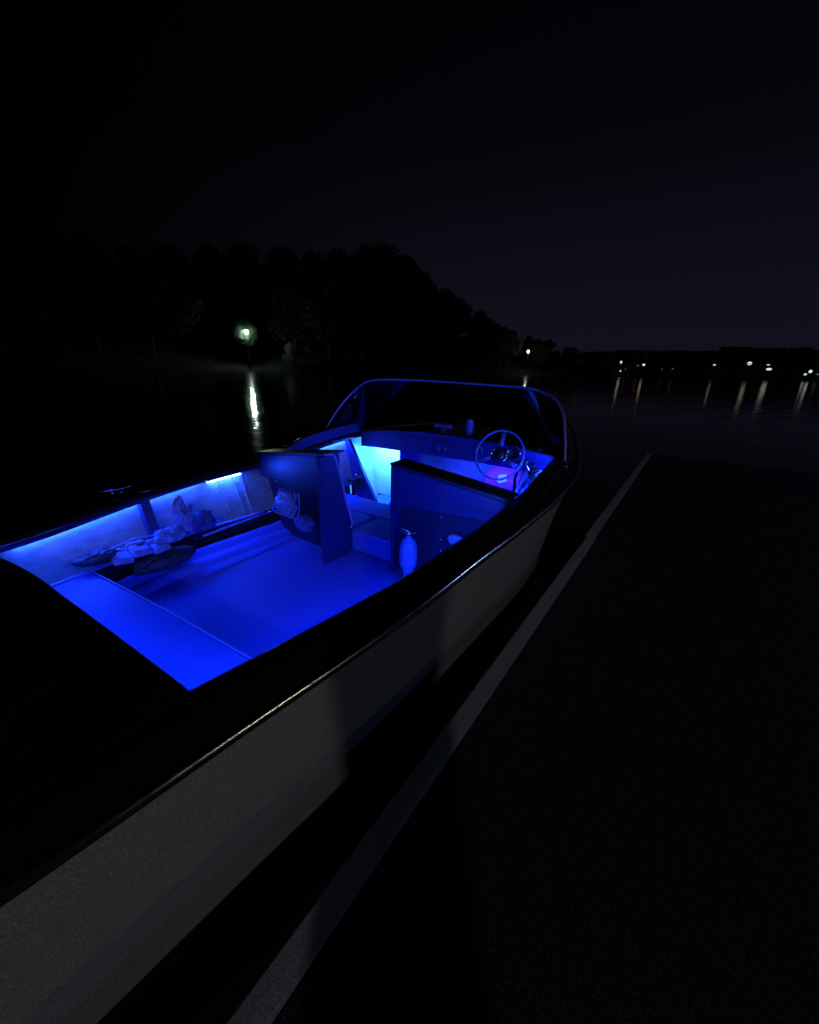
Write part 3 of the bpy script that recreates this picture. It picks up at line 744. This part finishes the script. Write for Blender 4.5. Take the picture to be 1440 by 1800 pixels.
# windscreen: raked curved pane with frame
TOPC = [(2.50, 2.655, .925), (2.58, 2.60, 1.07), (2.645, 2.545, 1.175), (2.70, 2.495, 1.246), (2.725, 2.43, 1.30), (2.76, 2.355, 1.336), (2.81, 2.23, 1.347), (2.90, 2.047, 1.348), (2.965, 1.80, 1.344), (2.975, 1.55, 1.338), (2.94, 1.25, 1.332), (2.85, 1.01, 1.327), (2.775, .88, 1.305), (2.69, .785, 1.272), (2.63, .725, 1.225), (2.60, .695, 1.175), (2.55, .655, 1.05), (2.51, .628, .915)]
def cr(P, n):
    out = []; P = [Vector(p) for p in P]; m_ = len(P)
    for i in range(m_ - 1):
        p0, p1, p2, p3 = P[max(i - 1, 0)], P[i], P[i + 1], P[min(i + 2, m_ - 1)]
        for k in range(n):
            t = k / n; out.append(.5 * ((2 * p1) + (p2 - p0) * t + (2 * p0 - 5 * p1 + 4 * p2 - p3) * t * t + (3 * p1 - p0 - 3 * p2 + p3) * t ** 3))
    return out + [P[-1]]
top = cr(TOPC, 4)
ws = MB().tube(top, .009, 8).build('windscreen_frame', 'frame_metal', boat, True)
base = []
for p in top:
    q = (p.y - YC) / 1.03; x = 2.50 + .80 * max(0, 1 - abs(q) ** 2.2); base.append(Vector((x, p.y, deckz(max(2.74, x), p.y) + .002 if x > 2.74 else zs(x) + .012)))
gm = MB().loft([base, top]); gm.build('windscreen_glass', 'glass', boat, True)
MB().tube(base, .008, 6).build('windscreen_sill', 'black', boat, True)
for (x, y, z) in ((2.50, 2.655, .90), (2.51, .628, .895)):
    MB().lathe((x, y, z - .02), (0, 0, 1), [(.03, 0), (.028, .012), (.016, .03), (.014, .045)], 12).build('windscreen_bracket', 'chrome', boat, True)
# deck hardware
def cleat(x, y, z, ang=0.0):
    c, s = math.cos(ang), math.sin(ang)
    def q(a, b, h): return (x + a * c - b * s, y + a * s + b * c, z + h)
    o = MB().tube([q(-.085, 0, .040), q(-.05, 0, .036), q(0, 0, .034), q(.05, 0, .036), q(.085, 0, .040)], [.005, .009, .011, .009, .005], 8).build('deck_cleat', 'chrome', boat, True)
    for a in (-.022, .022): MB().tube([q(a, 0, -.002), q(a, 0, .032)], [.012, .008], 8).build('cleat_leg', 'chrome', o, True)
    return o
cleat(3.55, 1.35, deckz(3.55, 1.35), .4)
cleat(2.10, YC - .965, zs(2.10) + .004); cleat(0.84, YC + .955, zs(.84) + .004)
MB().lathe((3.9, YC, deckz(3.9, YC) - .002), (0, 0, 1), [(.04, 0), (.04, .01), (.025, .03), (.025, .06), (.01, .075)], 14).build('bow_light', 'chrome', boat, True)
for fx, fy, fr_ in ((3.27, 1.787, .03), (3.18, 1.822, .02), (4.03, 1.70, .034), (3.95, 1.78, .022), (3.02, 2.044, .018), (3.08, 1.98, .016)):  # chrome domes added to the foredeck to catch lamp glints
    MB().lathe((fx, fy, deckz(fx, fy) - .003), (0, 0, 1), [(fr_, 0), (fr_ * .97, fr_ * .35), (fr_ * .75, fr_ * .75), (fr_ * .4, fr_ * .97), (.001, fr_ * 1.05)], 18).build('glint_dome', 'polished', boat, True)
MB().lathe((0.955, YC + .925, zs(.955) + .005), (0, 0, 1), [(.055, 0), (.053, .006), (.03, .008), (.002, .008)], 24).build('filler_plate', 'steel', boat, True)
for x in (2.32, 2.62, 2.0):
    MB().lathe((x, YC - hout(x) + .055, zs(x) + .003), (0, 0, 1), [(.012, 0), (.010, .008), (.003, .012)], 10).build('deck_button', 'chrome', boat, True)

# ------------------------------------------------------------------ loose things in the boat
def crumple(c, size, seed, amp, freq, m_, name, label, cat, rot=0.0, flatten=0.0, group=None):
    bm = bmesh.new(); bmesh.ops.create_icosphere(bm, subdivisions=5, radius=1.0)
    cz, sz = math.cos(rot), math.sin(rot); b = MB(); vs = []
    for v in bm.verts:
        p = v.co.copy()
        n1 = noise.ridged_multi_fractal(p * freq + Vector((seed, seed * .7, 0)), 1.0, 2.1, 3, 1.0, 2.0)
        n2 = noise.noise(p * freq * .45 + Vector((seed * 2, 0, seed)))
        k = 1 + amp * (n1 - 1.0) * .45 + amp * n2
        q = Vector((p.x * size[0], p.y * size[1], p.z * size[2])) * k
        q.z = max(q.z, -size[2] * (1 - flatten))
        vs.append(Vector((c[0] + q.x * cz - q.y * sz, c[1] + q.x * sz + q.y * cz, c[2] + q.z)))
    b.v = vs; b.f = [tuple(v.index for v in f.verts) for f in bm.faces]; bm.free()
    return tag(b.build(name, m_, None, True), label, cat, group)
# pile on the port shelf
lv = empty('life_vest', (.80, 2.335, .455))
for k, (cx, tilt) in enumerate(((.715, .06), (.806, .0), (.897, -.07))):
    sl, _ = rounded_slab(-.047, .047, -.060, .060, .0, .026, .012, .006)
    rot = Matrix.Rotation(tilt + .05, 4, 'Y') @ Matrix.Rotation(.28, 4, 'X') @ Matrix.Rotation(.08 * (k - 1), 4, 'Z')
    sl.v = [rot @ v + Vector((cx, 2.335, .478 + .012 * (k == 1))) for v in sl.v]
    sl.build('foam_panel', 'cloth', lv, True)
for y, zz in ((2.30, .522), (2.365, .54)):
    MB().tube(cr([(.66, y, zz - .035), (.70, y - .004, zz - .002), (.76, y, zz + .004), (.805, y, zz + .014), (.86, y, zz + .004), (.91, y + .004, zz - .004), (.945, y, zz - .04)], 3), .008, 6, flat=.35).build('strap', 'rope', lv, True)
MB().box(.79, .82, 2.288, 2.312, .533, .545).build('buckle', 'black', lv, bevel=.003)
tag(lv, 'pale folded life vest of foam panels lying along the port shelf', 'life vest')
crumple((.985, 2.33, .525), (.085, .05, .042), 8, .7, 3.2, 'cloth', 'towel', 'crumpled grey towel between life vest and plastic bag', 'towel', .2, .3)
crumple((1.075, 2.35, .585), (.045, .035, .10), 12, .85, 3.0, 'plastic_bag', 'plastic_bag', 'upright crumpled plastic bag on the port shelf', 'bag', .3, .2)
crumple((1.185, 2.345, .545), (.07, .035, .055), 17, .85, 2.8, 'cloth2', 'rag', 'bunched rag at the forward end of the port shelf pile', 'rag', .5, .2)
crumple((.63, 2.36, .515), (.10, .05, .04), 23, .4, 2.0, 'dark_cloth', 'glove_pair', 'dark bundle of cloth behind the bench corner', 'cloth', .1, .2)
crumple((.93, 2.33, .395), (.17, .07, .058), 29, .25, 1.5, 'dark_cloth', 'duffel_bag', 'black duffel bag tucked under the port shelf', 'bag', .05, .3)
for k, (a, b_, h) in enumerate(((.78, .92, .46), (.96, 1.06, .455))):
    rp = MB().tube([(a, 2.268, .41), (a + .02, 2.255, .44), ((a + b_) / 2, 2.25, h), (b_ - .02, 2.255, .445), (b_, 2.268, .42)], .006, 6)
    tag(rp.build('carry_strap', 'dark_cloth', None, True), ['longer dark carry strap looped on the black duffel bag', 'shorter dark strap at the forward end of the black duffel bag'][k], 'strap')
bh = empty('boat_hook', (1.38, 2.33, .47))
MB().tube([(1.10, 2.30, .472), (1.38, 2.325, .474), (1.63, 2.345, .476)], .0075, 8).build('pole', 'trim', bh, True)
MB().tube([(1.63, 2.345, .476), (1.665, 2.347, .478), (1.675, 2.335, .49), (1.66, 2.325, .497)], .006, 6).build('hook', 'chrome', bh, True)
MB().tube([(1.085, 2.299, .472), (1.13, 2.3027, .4722)], .011, 8).build('grip', 'black', bh, True)
tag(bh, 'thin pale boat hook lying along the port shelf lip', 'boat hook')
# bag with lines hanging at the port seat back
hb_ = crumple((PX - .03, 2.145, .575), (.035, .105, .085), 31, .5, 1.7, 'plastic_bag', 'mesh_bag', 'pale mesh bag of lines against the port seat back', 'bag', 0, .0)
for k in range(5):
    y0 = 2.235 - k * .043
    pts = [(PX - .012, y0, .66 - .012 * (k % 2)), (PX - .05, y0 - .012, .60), (PX - .075, y0 + .01, .54 - .01 * k % .02), (PX - .06, y0 - .03, .505), (PX - .05, y0 - .055, .55), (PX - .03, y0 - .04, .62), (PX - .012, y0 - .02, .665)]
    tag(MB().tube(cr(pts, 4), .0055, 6).build('dock_line', 'rope', None, True), 'thin pale line looped over the mesh bag at the port seat', 'rope', 'lines over the mesh bag')
crumple((PX - .03, 1.985, .475), (.05, .07, .055), 37, .45, 1.9, 'cloth2', 'rope_bundle', 'small dark rope bundle right of the mesh bag', 'rope', 0, .3)
crumple((SXB + .105, .985, .55), (.022, .05, .032), 41, .16, 1.6, 'plastic_bag', 'rag', 'small pale rag on the starboard storage face beside the screws', 'rag', 0, .1)
# fire extinguisher in front of the starboard storage face
ex = Vector((1.705, 1.197, FZ + .03))
fe = empty('fire_extinguisher', (ex.x, ex.y, FZ))
MB().lathe((ex.x, ex.y, FZ + .001), (0, 0, 1), [(.036, 0), (.036, .02), (.030, .03), (.030, .09), (.040, .105)], 20).build('base_cup', 'extinguisher', fe, True)
MB().lathe((ex.x, ex.y, FZ + .107), (0, 0, 1), [(.040, 0), (.048, .008), (.050, .02), (.050, .105), (.047, .13), (.037, .155), (.020, .172), (.014, .182), (.013, .19)], 26).build('cylinder', 'extinguisher', fe, True)
MB().lathe((ex.x, ex.y, FZ + .297), (0, 0, 1), [(.016, 0), (.016, .016), (.010, .022)], 14).build('valve', 'steel', fe, True)
hz0 = FZ + .312
MB().tube([(ex.x, ex.y - .005, hz0 + .006), (ex.x, ex.y + .03, hz0 + .014), (ex.x, ex.y + .058, hz0 + .012)], .006, 6).build('handle', 'steel', fe, True)
MB().tube([(ex.x, ex.y, hz0 - .004), (ex.x, ex.y + .035, hz0 - .002), (ex.x, ex.y + .06, hz0 - .008)], .005, 6).build('trigger', 'steel', fe, True)
MB().tube([(ex.x, ex.y, hz0), (ex.x, ex.y - .035, hz0 + .008), (ex.x, ex.y - .05, hz0 + .014)], [.007, .007, .010], 8).build('nozzle', 'steel', fe, True)
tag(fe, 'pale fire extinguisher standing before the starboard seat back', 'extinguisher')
# round red cushion in the starboard footwell with a white card on it
rc = empty('round_cushion', (2.98, 1.17, FZ + .02))
rn = Vector((-.85, 0, .5)).normalized()
MB().lathe((2.90, 1.165, .64), rn, [(.10, -.03), (.145, -.02), (.155, 0), (.145, .02), (.10, .032), (.01, .036)], 28).build('pad', 'red', rc, True)
MB().lathe((2.97, 1.165, FZ + .0195), (0, 0, 1), [(.10, 0), (.09, .16), (.05, .29)], 12).build('pedestal', 'black', rc, True)
tag(rc, 'round reddish cushion seen through the lower steering wheel', 'cushion')
u_ = rn.cross(Vector((0, 1, 0))).normalized(); w_ = rn.cross(u_)
cc = Vector((2.90, 1.165, .64)) + rn * .039 + w_ * .01
cd = MB(); q4 = [(-.035, -.03), (.02, -.045), (.04, .01), (-.01, .035), (-.04, .02)]
cd.add([cc + w_ * a + u_ * b_ for a, b_ in q4] + [cc + rn * .003 + w_ * a + u_ * b_ for a, b_ in q4], [(0, 1, 2, 3, 4), (9, 8, 7, 6, 5)] + [(i, (i + 1) % 5, 5 + (i + 1) % 5, 5 + i) for i in range(5)])
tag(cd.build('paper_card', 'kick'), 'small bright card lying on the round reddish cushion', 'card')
crumple((2.69, .83, .80), (.075, .045, .02), 44, .25, 1.2, 'kick', 'folded_cloth', 'small bright folded cloth at the starboard end of the dashboard', 'cloth', .5, .2)
# can on the deck behind the windscreen
kx, ky = 2.81, 1.43; kz = deckz(kx, ky) + .002
MB_ = empty('drink_can', (kx, ky, kz))
MB().lathe((kx, ky, kz), (0, 0, 1), [(.024, 0), (.029, .006), (.029, .105), (.025, .114), (.0245, .116), (.002, .113)], 24).build('can_body', 'horn', MB_, True)
MB().ring((kx, ky, kz + .115), (0, 0, 1), .025, .002, 24, 6).build('rim', 'steel', MB_, True)
tag(MB_, 'upright drink can on the deck left of the steering wheel', 'can')
